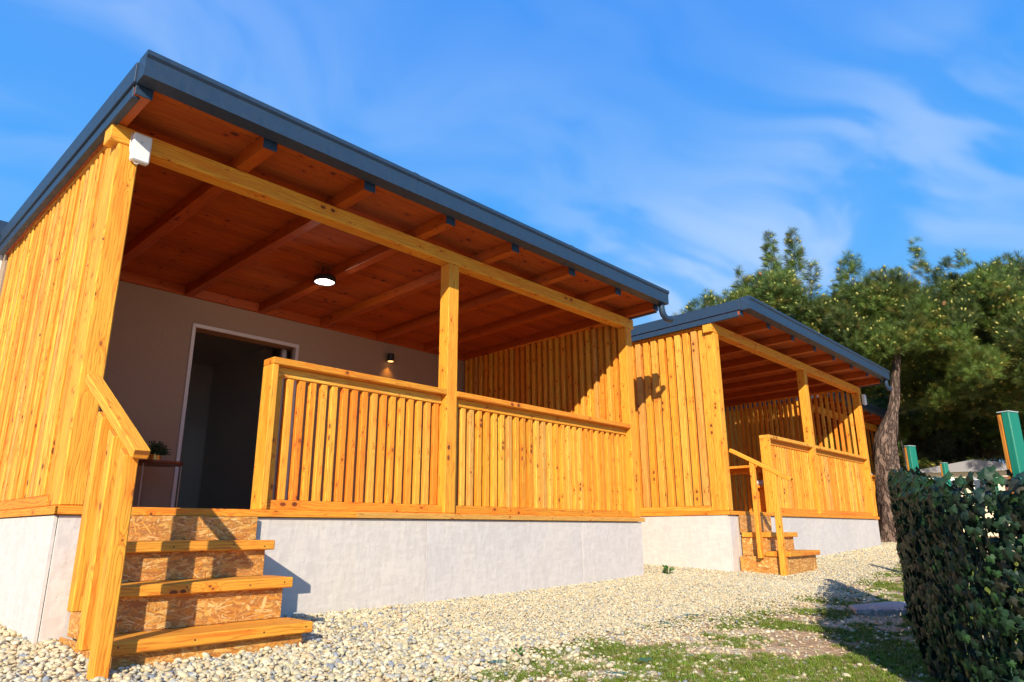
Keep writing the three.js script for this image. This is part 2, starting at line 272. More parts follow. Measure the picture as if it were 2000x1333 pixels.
  for (const s of [0, 1]) {
    const x = s ? XR : XL, q = s ? 1 : -1;
    const bx = (n, a, b, y0, y1, za, zb) => span(n, Math.min(a, b), Math.max(a, b), y0, y1, za, zb, SLATE, rf, { b: 0.003, tw: 0.5, th: 0.5 });
    bx('verge_trim', x - q * 0.02, x + q * 0.012, 0.062, 0.196, z0, 0.416); bx('verge_trim', x - q * 0.045, x - q * 0.002, -0.014, 0.056, z0, 0.372);
  }
  span('roof_sheet', XL + 0.022, XR - 0.022, 0.128, 0.19, z0, 0.4165, SLATE, rf, { b: 0.002, tw: 0.5, th: 0.5 });
  // outlet pipe under the gutter's end
  { const cv = new THREE.CatmullRomCurve3([[XR - 0.07, 0.055, 0.475], [XR - 0.07, 0.0, 0.475], [XR - 0.045, -0.065, 0.475], [XR + 0.02, -0.10, 0.475], [XR + 0.13, -0.085, 0.475]].map((p) => new THREE.Vector3(...p)));
    const t = new THREE.TubeGeometry(cv, 20, 0.036, 14); const ring = new THREE.TorusGeometry(0.037, 0.005, 8, 18); ring.rotateY(Math.PI / 2 ); ring.translate(XR + 0.128, -0.0855, 0.475); mesh('outlet_pipe', mergeGeometries([t, ring]), SLATE, rf); }
  // back wall with its doorway
  const D = o.door; const sh = new THREE.Shape([[0, -0.05], [W, -0.05], [W, 2.33], [0, 2.33]].map((p) => new THREE.Vector2(...p)));
  if (D) sh.holes.push(new THREE.Path([[D[0], -0.02], [D[0], D[2]], [D[1], D[2]], [D[1], -0.02]].map((p) => new THREE.Vector2(...p))));
  const wg = new THREE.ExtrudeGeometry(sh, { depth: 0.16, bevelEnabled: false }); mesh('back_wall', wg, STUCCO[0], c, [0, 0, ZB - 0.16]);
  if (full) {
    const dr = sub('door_frame', c), z = ZB - 0.06;
    span('jamb', D[0] - 0.006, D[0] + 0.034, 0, D[2], z, ZB + 0.012, PVC, dr); span('jamb', D[1] - 0.036, D[1] + 0.006, 0, D[2], z, ZB + 0.012, PVC, dr); span('head', D[0] - 0.006, D[1] + 0.006, D[2] + 0.0005, D[2] + 0.042, z, ZB + 0.012, PVC, dr);
    span('sill', D[0] + 0.041, D[1] - 0.051, -0.018, 0.02, z, ZB + 0.005, PVC, dr);
    const lf = sub('sliding_leaf', c), zl = ZB - 0.225; span('stile', D[1] - 0.1, D[1] - 0.045, 0.02, D[2], zl, zl + 0.05, PVC, lf);
    mesh('pane', board(0.4, D[2] - 0.06, 0.012, { b: 0 }), new THREE.MeshPhysicalMaterial({ color: 0xffffff, transmission: 1, roughness: 0.02, thickness: 0 }), lf, [D[1] + 0.156, (D[2] + 0.02) / 2, zl + 0.025]);
    // the room behind: floor, walls, ceiling, an inner wall with a doorway, a dark cabinet
    const rm = sub('room', c), za = ZB - 0.162, zb2 = ZB - 3.4;
    span('room_floor', 0, W, -0.06, -0.022, zb2, za, ROOMFLOOR, rm, { b: 0 }); span('room_ceiling', 0, W, 2.35, 2.42, zb2, za, ROOMWALL, rm, { b: 0 });
    span('room_wall', 0, 0.1, -0.02, 2.349, zb2, za, ROOMWALL, rm, { b: 0 }); span('room_wall', W - 0.1, W, -0.02, 2.349, zb2, za, ROOMWALL, rm, { b: 0 }); span('room_wall', 0.101, W - 0.101, -0.02, 2.349, zb2, zb2 + 0.1, ROOMWALL, rm, { b: 0 });
    span('partition', 3.35, 3.47, -0.02, 2.349, za - 3.1, za - 1.5, ROOMWALL, rm, { b: 0 });
    span('inner_door', 1.9, 3.0, -0.02, 2.0, zb2 + 0.101, zb2 + 0.14, ROOMDOOR, rm, { b: 0.004 });
    span('cabinet', 3.5, 4.3, -0.02, 0.9, za - 1.75, za - 1.15, WALNUT, rm, { b: 0.006 });
    // the house body the porch leans on
    const hb = sub('house_body', c);
    span('house_wall', -0.42, -0.002, -0.7, 2.42, ZB - 0.3, ZB - 0.16, STUCCO[1], hb, { b: 0 }); span('house_wall', -0.42, -0.28, -0.7, 2.42, ZB - 4, ZB - 0.302, STUCCO[1], hb, { b: 0 });
    span('house_eave', -0.62, 0.02, 2.42, 2.56, ZB - 4, ZB + 0.05, SLATE, hb, { b: 0.004, tw: 0.5, th: 0.5 });
  }
  return c;
}
cabin('timber cabin with covered porch, open white-framed doorway and a lit porch lamp', [0, 0, 0], { full: true, xs: 1.157, xm: 2.768, pitch: 0.096, slat: 0.05, door: [1.69, 2.93, 1.96], panels: [[0.012, 1.125], [1.125, 2.588], [2.588, 4.62], [4.62, 5.712]], edges: [[-0.02, 1.9, STAINED], [1.9, 5.75, PINE]], rafters: [-0.012, 0.79, 1.6, 2.42, 3.22, 4.06, 4.87, 5.63] });
cabin('timber cabin whose gapped slats face the next porch, pine trunk at its corner', [6.794, 0.081, 0.52], { xs: 1.38, xm: 2.98, pitch: 0.122, slat: 0.082, panels: [[0.012, 0.2], [0.2, 1.2], [1.2, 5.712]], edges: [[-0.02, 1.2, STAINED], [1.2, 5.75, STAINED]], rafters: [-0.012, 0.79, 1.6, 2.42, 3.22, 4.06, 4.87, 5.63] });
cabin('timber cabin standing behind the pine trunk', [13.25, 0.12, -0.85], { xs: 1.2, xm: 2.8, pitch: 0.1, slat: 0.058, panels: [[0.012, 2], [2, 5.712]], edges: [[-0.02, 5.75, PINE]], rafters: [-0.012, 0.79, 1.6, 2.42, 3.22, 4.06, 4.87, 5.63] });

// ---------------------------------------------------------------- porch stairs
function stairs(label, [ox, oy, oz], o) {
  const s = thing('porch_stairs', label, 'stairs', [ox, oy, oz], 0), OS = { b: 0.0015, tw: 1.5, th: 0.75 };
  const { x0, x1, steps, floor } = o; let zPrev = 0.024, yTop = -0.048;
  span('riser', x0 + 0.09, x1 + 0.05, steps[0][0] - 0.0005, yTop, 0.0215, 0.036, OSB, s, OS);
  steps.forEach(([y, zf], i) => {
    const yb = i + 1 < steps.length ? steps[i + 1][0] : floor, t = 0.056, zr = zf - 0.045;
    const xa = x0 + (i === 0 ? 0.085 : i === steps.length - 1 ? 0 : 0.035);
    span('tread', xa, x1, y - t, y, i ? steps[i - 1][1] - 0.0425 : 0.037, zf, TREAD, s, { b: 0.006 });
    span('riser', xa + 0.022, x1 - 0.038, yb + 0.0005, y - t - 0.0005, zr - 0.016, zr, OSB, s, OS);
    for (const f of [0.04, 0.36, 0.72, 0.95]) mesh('screw', new THREE.CylinderGeometry(0.0042, 0.0042, 0.002, 8).rotateX(Math.PI / 2), BLACK, s, [xa + (x1 - xa) * (f + (R0() - 0.5) * 0.05), y - t * (0.35 + 0.3 * R0()), zf + 0.0006]);
    for (const x of [xa + 0.022, x1 - 0.054]) span('side_panel', x, x + 0.016, yb - (i + 1 < steps.length ? t : 0), y - t - 0.0005, 0.0215, zr - 0.0165, OSB, s, OS);
  });
  // handrail on uprights
  const { rail, posts } = o, [a, b] = rail, len = Math.hypot(b[1] - a[1], b[2] - a[2]);
  const hr = mesh('handrail', board(o.railW, o.railT, len, { b: 0.006, v: 4 }), POST[1], s, [(a[0] + b[0]) / 2, (a[1] + b[1]) / 2, (a[2] + b[2]) / 2]); hr.rotation.x = -Math.atan2(b[1] - a[1], b[2] - a[2]);
  for (const [x, z, yb, w, d] of posts) {
    const f = (z - a[2]) / (b[2] - a[2]), yt = a[1] + (b[1] - a[1]) * f - o.railT * 0.62, k = (b[1] - a[1]) / (b[2] - a[2]) * d / 2;
    const g = board(w, yt - yb, d, { b: 0.005, v: Math.floor(R0() * 9) }).clone(), p = g.attributes.position;           // top cut to the slope of the rail
    for (let i = 0; i < p.count; i++) if (p.getY(i) > 0) p.setY(i, p.getY(i) + k * p.getZ(i) / (d / 2));
    mesh('upright', g, pick(POST), s, [x, (yt + yb) / 2, z]);
  }
  return s;
}
stairs('three-step porch stairs of chipboard and planks with a three-post handrail', [0, 0, 0], { x0: 0.076, x1: 1.078, steps: [[-0.19, 0.38], [-0.393, 0.622], [-0.612, 0.863]], floor: -0.86, rail: [[0.033, 0.685, 0.13], [0.033, 0.198, 1.02]], railW: 0.075, railT: 0.05, posts: [[0.011, 0.535, -0.5, 0.066, 0.072], [0.011, 0.745, -0.645, 0.066, 0.072], [0.011, 0.935, -0.84, 0.066, 0.072]] });
stairs('two-step porch stairs with a two-post handrail, beside the gapped slat wall', [6.794, 0.081, 0.52], { x0: 0.12, x1: 1.04, steps: [[-0.25, 0.38], [-0.46, 0.63]], floor: -0.85, rail: [[0.115, 0.72, 0.03], [0.115, 0.33, 0.74]], railW: 0.07, railT: 0.045, posts: [[0.095, 0.30, -0.535, 0.07, 0.05], [0.095, 0.55, -0.78, 0.07, 0.06]] });

// ---------------------------------------------------------------- small things on the porches
function whiteBox(label, pos) {
  const t = thing('white_wall_box', label, 'wall box', pos, 0, 'white boxes high on the porch posts');
  mesh('case', board(0.108, 0.19, 0.05, { b: 0.008 }), WHITE, t, [0, 0, 0]); mesh('indicator', new THREE.CylinderGeometry(0.004, 0.004, 0.004, 10).rotateX(Math.PI / 2), flat([0.35, 0.3, 0.28]), t, [-0.005, 0.035, 0.0262]);
  mesh('hook', new THREE.TorusGeometry(0.015, 0.0035, 8, 16, Math.PI).rotateZ(Math.PI), WHITE, t, [-0.015, -0.094, 0]);
  mesh('cable', new THREE.TubeGeometry(new THREE.CatmullRomCurve3([[-0.045, -0.06, -0.024], [-0.0585, 0, -0.018], [-0.058, 0.08, -0.02], [-0.05, 0.125, -0.035]].map((p) => new THREE.Vector3(...p))), 12, 0.003, 6), WHITE, t);
}
whiteBox('white plastic box on the post above the three-step stairs', [0.122, 2.2, 0.0275]);
whiteBox('white plastic box on the porch post next to the pine trunk', [12.60, 2.19, 0.5475]);
function ceilingLamp(label, [x, y, z], on) {
  const t = thing('porch_ceiling_lamp', label, 'lamp', [x, y, z]);
  mesh('housing', new THREE.LatheGeometry([[0.0, 0.052], [0.096, 0.052], [0.108, 0.044], [0.110, -0.004], [0.097, -0.006], [0.094, 0.004]].map((p) => new THREE.Vector2(...p)), 36), BLACK, t);
  mesh('diffuser', new THREE.CylinderGeometry(0.093, 0.093, 0.006, 36), on ? new THREE.MeshStandardMaterial({ color: 0xffffff, emissive: 0xfff6ea, emissiveIntensity: 0.95 }) : flat([0.6, 0.58, 0.55], 0.5), t, [0, 0.003, 0]);
  for (const s of [-1, 1]) mesh('stem', new THREE.CylinderGeometry(0.004, 0.004, 0.108, 8), BLACK, t, [s * 0.03, 0.105, 0]);
  if (on) { const l = new THREE.PointLight(0xfff4e6, 0.5, 0, 2); l.position.set(0, -0.03, 0); l.castShadow = true; t.add(l); }
}
ceilingLamp('lit round ceiling lamp hanging under porch boards', [2.325, 2.252, -1.36], true);
ceilingLamp('unlit round ceiling lamp under the porch roof beside the pine', [9.05, 2.335, -0.75], false);
{
  const t = thing('wall_light', 'small black cylinder wall light glowing down the plaster', 'wall light', [4.235, 2.07, -2.785]);
  mesh('housing', new THREE.CylinderGeometry(0.045, 0.045, 0.1, 28, 1, false), BLACK, t); mesh('bracket', board(0.03, 0.05, 0.03, { b: 0.003 }), BLACK, t, [0, 0, -0.05]);
  mesh('diffuser', new THREE.CylinderGeometry(0.036, 0.036, 0.004, 24), new THREE.MeshStandardMaterial({ color: 0xffffff, emissive: 0xffc070, emissiveIntensity: 2.2 }), t, [0, -0.0525, 0]);
  const l = new THREE.SpotLight(0xffa838, 0.28, 0, 0.75, 0.7, 2); l.position.set(0, -0.06, 0); l.target.position.set(0, -1, -0.12); l.castShadow = true; t.add(l, l.target);
}
{
  const t = thing('side_table', 'slim round metal side table beside the doorway', 'table', [1.38, 0, -2.5]), m = flat([0.17, 0.065, 0.035], 0.35, { metalness: 0.3 });
  mesh('table_top', new THREE.LatheGeometry([[0, 0.468], [0.215, 0.468], [0.226, 0.472], [0.228, 0.497], [0.222, 0.498], [0.219, 0.478], [0, 0.478]].map((p) => new THREE.Vector2(...p)), 48), m, t);
  for (let k = 0; k < 3; k++) { const a = k * 2.094 + 0.35; mesh('leg', new THREE.CylinderGeometry(0.0055, 0.0055, 0.468, 10), flat([0.4, 0.36, 0.32], 0.3, { metalness: 0.7 }), t, [0.212 * Math.cos(a), 0.234, 0.212 * Math.sin(a)]); }
  mesh('foot_ring', new THREE.TorusGeometry(0.212, 0.005, 8, 48).rotateX(Math.PI / 2), m, t, [0, 0.006, 0]);
}
{
  const t = thing('potted_plant', 'bushy green plant in a gold pot on the round table', 'plant', [1.345, 0.478, -2.47]), r = rngOf(12);
  mesh('pot', new THREE.LatheGeometry([[0, 0], [0.046, 0], [0.052, 0.006], [0.055, 0.085], [0.051, 0.085], [0.049, 0.07], [0, 0.07]].map((p) => new THREE.Vector2(...p)), 36), flat([0.72, 0.44, 0.12], 0.32, { metalness: 0.85 }), t);
  const gs = []; for (let k = 0; k < 150; k++) { const a = r() * 6.283, tl = 0.15 + 1.15 * Math.sqrt(r()), L = 0.09 + 0.06 * r(), d = [Math.cos(a) * Math.sin(tl), Math.cos(tl) + 0.15, Math.sin(a) * Math.sin(tl)], pts = [0, 0.35, 0.7, 1].map((s) => new THREE.Vector3(d[0] * L * s, 0.068 + d[1] * L * s - 0.03 * s * s * tl, d[2] * L * s)); const g = new THREE.TubeGeometry(new THREE.CatmullRomCurve3(pts), 5, 0.0035, 4); gs.push(g);
    for (let q = 1; q < 4; q++) { const lf = new THREE.SphereGeometry(0.012, 6, 4); lf.scale(1, 0.35, 0.5); lf.rotateY(r() * 6.28); lf.translate(pts[q].x + (r() - 0.5) * 0.012, pts[q].y, pts[q].z + (r() - 0.5) * 0.012); gs.push(lf); } }
  mesh('foliage', mergeGeometries(gs.map((g) => g.index ? g.toNonIndexed() : g)), flat([0.035, 0.09, 0.03], 0.6), t);
}
{
  const t = thing('picnic_table', 'wooden table with crossed supports on the porch past the two-step stairs', 'table', [9.15, 0.081, -0.15]);
  for (let k = 0; k < 5; k++) span('plank', -0.75, 0.75, 0.63, 0.665, -0.36 + k * 0.146, -0.36 + k * 0.146 + 0.138, STAINED, t);
  for (const x of [-0.6, 0.6]) { for (const z of [-0.26, 0.26]) span('leg', x - 0.04, x + 0.04, 0.001, 0.56, z - 0.03, z + 0.03, PINE, t); span('cross_bar', x - 0.03, x + 0.03, 0.561, 0.629, -0.33, 0.33, STAINED, t); }
  const b = thing('porch_bench', 'plank bench standing by the porch table', 'bench', [9.0, 0.081, 0.14]);
  for (let k = 0; k < 2; k++) span('plank', -0.65, 0.65, 0.34, 0.375, -0.02 + k * 0.13, 0.10 + k * 0.13, STAINED, b);
  for (const x of [-0.55, 0.55]) span('leg', x - 0.04, x + 0.04, 0.001, 0.339, -0.01, 0.21, STAINED, b);
  const cu = tag(mesh('seat_cushion', board(1.1, 0.07, 0.2, { b: 0.028 }), flat([0.62, 0.62, 0.64], 0.95), scene, [8.95, 0.492, 0.245]), 'pale cushion lying on the porch bench', 'cushion');
}

// ---------------------------------------------------------------- pebbles
function inst(name, geo, mat, list, parent = scene) {
  const m = shade(new THREE.InstancedMesh(geo, mat, list.length)); m.name = parent === scene ? numbered(name) : name; const M = new THREE.Matrix4(), q = new THREE.Quaternion(), e = new THREE.Euler(), c = new THREE.Color();
  list.forEach((s, i) => { if (s.q) q.copy(s.q); else { e.set(...s.r); q.setFromEuler(e); } M.compose(new THREE.Vector3(...s.p), q, new THREE.Vector3(...(Array.isArray(s.s) ? s.s : [s.s, s.s, s.s]))); m.setMatrixAt(i, M); if (s.c) m.setColorAt(i, c.setRGB(...s.c)); });
  m.userData.kind = 'stuff'; parent.add(m); return m;
}
function pebbleGeo(seed) {
  const g = new THREE.IcosahedronGeometry(1, 2), p = g.attributes.position, r = rngOf(seed), d = Array.from({ length: 5 }, () => [new THREE.Vector3(r() - 0.5, r() - 0.5, r() - 0.5).normalize(), 0.72 + 0.22 * r()]), v = new THREE.Vector3();
  for (let i = 0; i < p.count; i++) { v.fromBufferAttribute(p, i); let k = 1; for (const [n, h] of d) { const t = v.dot(n); if (t > h) k = Math.min(k, 1 - 0.55 * (t - h)); } p.setXYZ(i, v.x * k, v.y * k, v.z * k); }
  g.computeVertexNormals(); const n = g.attributes.normal; for (let i = 0; i < p.count; i++) { v.fromBufferAttribute(p, i).normalize(); n.setXYZ(i, v.x, v.y, v.z); } return g;
}
const stone = flat([1, 1, 1], 0.82);
const inFoot = (x, z) => (x > -0.01 && x < 5.72 && z < 0.0 && z > -9) || (x > 6.78 && x < 12.52 && z < 0.52 && z > -9) || (x > 0.09 && x < 1.05 && z < 0.83 && z > 0) || (x > 6.93 && x < 7.83 && z < 1.11 && z > 0.5) || (x > 13.2 && z < -0.85);
{
  const r = rngOf(99), lists = [[], [], []];
  const tones = [[0.66, 0.555, 0.33], [0.70, 0.61, 0.39], [0.60, 0.49, 0.28], [0.67, 0.58, 0.38], [0.72, 0.645, 0.46], [0.63, 0.53, 0.34], [0.44, 0.42, 0.35], [0.66, 0.49, 0.29]];
  const put = (x, z, sc, lift) => {
    const c = tones[Math.floor(Math.pow(r(), 0.9) * tones.length)], k = 0.70 + 0.32 * r(), gr = r() < 0.05 ? [0.27, 0.29, 0.32] : c, a = 0.75 + 0.5 * r();
    lists[Math.floor(r() * 3)].push({ p: [x, ground(x, z) + lift, z], r: [(r() - 0.5) * 0.9, r() * 6.28, (r() - 0.5) * 0.9], s: [sc * a, sc * (0.42 + 0.3 * r()), sc * (0.62 + 0.35 * r())], c: gr.map((q) => q * k) });
  };
  const zone = (x0, x1, z0, z1, n, smin, smax) => { for (let k = 0; k < n; k++) { const x = x0 + (x1 - x0) * r(), z = z0 + (z1 - z0) * r(); if (inFoot(x, z)) continue; const e = edgeOff(x, z); if (e > 0.9 * r() * r() * r() - 0.06) continue; const sc = smin + (smax - smin) * r() * r(); put(x, z, sc, sc * 0.25 + 0.016 * r()); } };
  zone(-1.7, 2.2, -1.6, 2.7, 46000, 0.0065, 0.024); zone(2.2, 6.4, 0, 2.4, 66000, 0.0055, 0.0145); zone(5.7, 9.5, -0.8, 2.3, 42000, 0.0055, 0.0145); zone(9.5, 16, 0.4, 2.4, 20000, 0.009, 0.02);
  // loose pebbles strewn on the bare soil between the grass
  for (let k = 0; k < 9000; k++) { const x = 0.2 + 7 * r() * r(), z = edgeZ(x) + 1.9 * r() * r(); const sc = 0.006 + 0.017 * r() * r() * r(); put(x, z, sc, sc * 0.2); }
  lists.forEach((l, i) => { const m = inst('pebble_gravel', pebbleGeo(i + 3), stone, l); });
  // a sheet of paler pebble bed under them
  const xs = 90, zsn = 26, pos = [], uv = [], idx = []; for (let j = 0; j <= zsn; j++) for (let i = 0; i <= xs; i++) { const x = -4 + i * 0.25, z1 = edgeZ(x) - 0.12 + 0.5 * (fbm(x * 1.4 + 50, edgeZ(x) * 1.4 + 50, 512, 512, 91, 4) - 0.5), z = -3 + (z1 + 3) * j / zsn; pos.push(x, ground(x, z) + 0.002, z); uv.push(x / 0.7, z / 0.7); }
  for (let j = 0; j < zsn; j++) for (let i = 0; i < xs; i++) { const a = j * (xs + 1) + i; idx.push(a, a + xs + 1, a + 1, a + 1, a + xs + 1, a + xs + 2); }
  const g = new THREE.BufferGeometry(); g.setAttribute('position', new THREE.Float32BufferAttribute(pos, 3)); g.setAttribute('uv', new THREE.Float32BufferAttribute(uv, 2)); g.setIndex(idx); g.computeVertexNormals();
  const S = 512, map = dataTex(S, S, (i, j) => { const n = noise(i / S * 26, j / S * 26, 26, 26, 7), n2 = fbm(i / S * 50, j / S * 50, 50, 50, 9, 3); return mix3([0.48, 0.40, 0.26], [0.68, 0.58, 0.40], n).map((q) => q * (0.7 + 0.5 * n2)); });
  structure(mesh('pebble_path', g, new THREE.MeshStandardMaterial({ map, roughness: 0.95 }), scene));
}

// ---------------------------------------------------------------- grass
{
  const r = rngOf(404), gs = [];
  for (let k = 0; k < 11; k++) { const a = r() * 6.283, lean = 0.25 + 0.9 * r(), L = 0.6 + 0.5 * r(), w = 0.055 + 0.03 * r(), px = (r() - 0.5) * 0.7, pz = (r() - 0.5) * 0.7, ca = Math.cos(a), sa = Math.sin(a), pos = [];
    const P = (s, side) => { const o = L * s * Math.sin(lean * (0.5 + 0.6 * s)), y = L * s * Math.cos(lean * (0.5 + 0.6 * s)), ww = w * (1 - s) * side; return [px + ca * o - sa * ww, y, pz + sa * o + ca * ww]; };
    for (const [s0, s1] of [[0, 0.4], [0.4, 0.75]]) pos.push(...P(s0, -1), ...P(s0, 1), ...P(s1, 1), ...P(s0, -1), ...P(s1, 1), ...P(s1, -1)); pos.push(...P(0.75, -1), ...P(0.75, 1), ...P(1, 0));
    const g = new THREE.BufferGeometry(); g.setAttribute('position', new THREE.Float32BufferAttribute(pos, 3)); g.computeVertexNormals(); gs.push(g); }
  const tuft = mergeGeometries(gs), list = [], litter = [];
  for (let k = 0; k < 190000 && list.length < 70000; k++) {
    const x = 0.2 + 11 * Math.pow(r(), 1.35), z = edgeZ(x) - 0.25 + 2.4 * r(), e = edgeOff(x, z); if (e < -0.02) continue;
    const d = fbm(x * 2.6 + 30, z * 2.6 + 30, 512, 512, 121, 4), d2 = fbm(x * 9 + 30, z * 9, 512, 512, 131, 3); if (d * 0.65 + d2 * 0.35 < 0.452 - 0.11 * sstep(0.75, 1.25, z - edgeZ(x)) + 0.08 * r()) { if (r() < 0.2) litter.push([x, z]); continue; }
    const y = r(), c = y < 0.72 ? [0.125 + 0.07 * r(), 0.185 + 0.08 * r(), 0.016] : y < 0.9 ? [0.16, 0.19, 0.03] : [0.30, 0.22, 0.10], h = 0.014 + 0.028 * r() * r() + 0.03 * Math.max(0, d - 0.5);
    list.push({ p: [x, ground(x, z) - 0.003, z], r: [0, r() * 6.28, 0], s: [h * 1.1, h, h * 1.1], c });
  }
  const m = inst('grass', tuft, flat([1, 1, 1], 0.8, { side: THREE.DoubleSide }), list); tag(m, 'low patchy grass on the bare soil beside the ivy screen', 'grass');
  const tw = new THREE.BoxGeometry(1, 0.05, 0.05); inst('dry_litter', tw, flat([1, 1, 1], 0.9), litter.slice(0, 5000).map(([x, z]) => ({ p: [x, ground(x, z) + 0.004, z], r: [(r() - 0.5) * 0.5, r() * 6.28, (r() - 0.5) * 0.4], s: 0.012 + 0.03 * r(), c: r() < 0.5 ? [0.30, 0.17, 0.09] : [0.42, 0.30, 0.18] })));
}
// weeds, slab, scraps of twine
function weed(label, x, z, s, seed) {
  const t = thing('weed', label, 'weed', [x, ground(x, z), z]), r = rngOf(seed), lf = new THREE.SphereGeometry(1, 8, 6).scale(1, 0.16, 0.55).translate(0.9, 0, 0);
  for (let k = 0; k < 16; k++) { const a = r() * 6.28, u = 0.25 + 0.8 * r(), h = s * (0.35 + 0.9 * r()); const m = mesh('leaf', lf, flat([0.07, 0.16 + 0.04 * r(), 0.03], 0.6), t, [Math.cos(a) * s * 0.5 * r(), h * 0.7, Math.sin(a) * s * 0.5 * r()], [0, -a, u * 0.7]); m.scale.setScalar(s * (0.22 + 0.14 * r())); mesh('stem', new THREE.CylinderGeometry(0.0025, 0.003, h * 0.75, 5).translate(0, h * 0.36, 0), flat([0.08, 0.13, 0.04]), t, [m.position.x * 0.7, 0, m.position.z * 0.7]); }
}
weed('leafy green weed against the plinth where the two cabins meet', 5.95, 0.16, 0.10, 3);
weed('small green weed among the pebbles by the soil edge', 1.72, 1.78, 0.05, 8);
{
  const g = new THREE.ExtrudeGeometry(new THREE.Shape([[4.72, -2.50], [5.0, -2.36], [5.5, -2.50], [5.62, -2.66], [5.3, -2.80], [4.95, -2.78]].map((p) => new THREE.Vector2(...p))), { depth: 0.035, bevelEnabled: true, bevelSize: 0.012, bevelThickness: 0.01, bevelSegments: 2 }); g.rotateX(-Math.PI / 2);
  tag(mesh('stone_slab', g, new THREE.MeshStandardMaterial({ color: new THREE.Color(0.46, 0.40, 0.37), roughness: 0.9, bumpMap: PLINTH[0].bumpMap, bumpScale: 0.01 }), scene, [0, ground(5.1, 2.6) - 0.012, 0]), 'flat grey stone slab lying in the grass', 'slab');
}
{
  const teal = flat([0.02, 0.13, 0.12], 0.5), r = rngOf(61), place = ['where pebbles end by the soil', 'curled in the grass', 'by the edge of the pebbles', 'half buried in grass and soil', 'in a loose bundle on the pebbles'];
  [[1.47, 1.87, 0.09], [2.05, 2.33, 0.08], [3.62, 1.72, 0.12], [1.69, 2.4, 0.12], [3.17, 1.78, 0.07]].forEach(([x, z, L], k) => {
    const gs = []; for (let n = 0; n < 5; n++) { const a = (r() - 0.5) * 2.4 + 0.8, pts = [0, 1, 2, 3, 4].map((i) => { const s = (i / 4 - 0.5) * L * (0.7 + 0.5 * r()), X = x + Math.cos(a) * s + (r() - 0.5) * 0.02, Z = z + Math.sin(a) * s + (r() - 0.5) * 0.02; return new THREE.Vector3(X, ground(X, Z) + 0.022 + 0.014 * r(), Z); }); gs.push(new THREE.TubeGeometry(new THREE.CatmullRomCurve3(pts), 14, 0.0013, 5)); }
    tag(mesh('plastic_twine', mergeGeometries(gs), teal, scene), 'frayed teal plastic twine ' + place[k], 'twine', 'scraps of teal twine');
  });
}

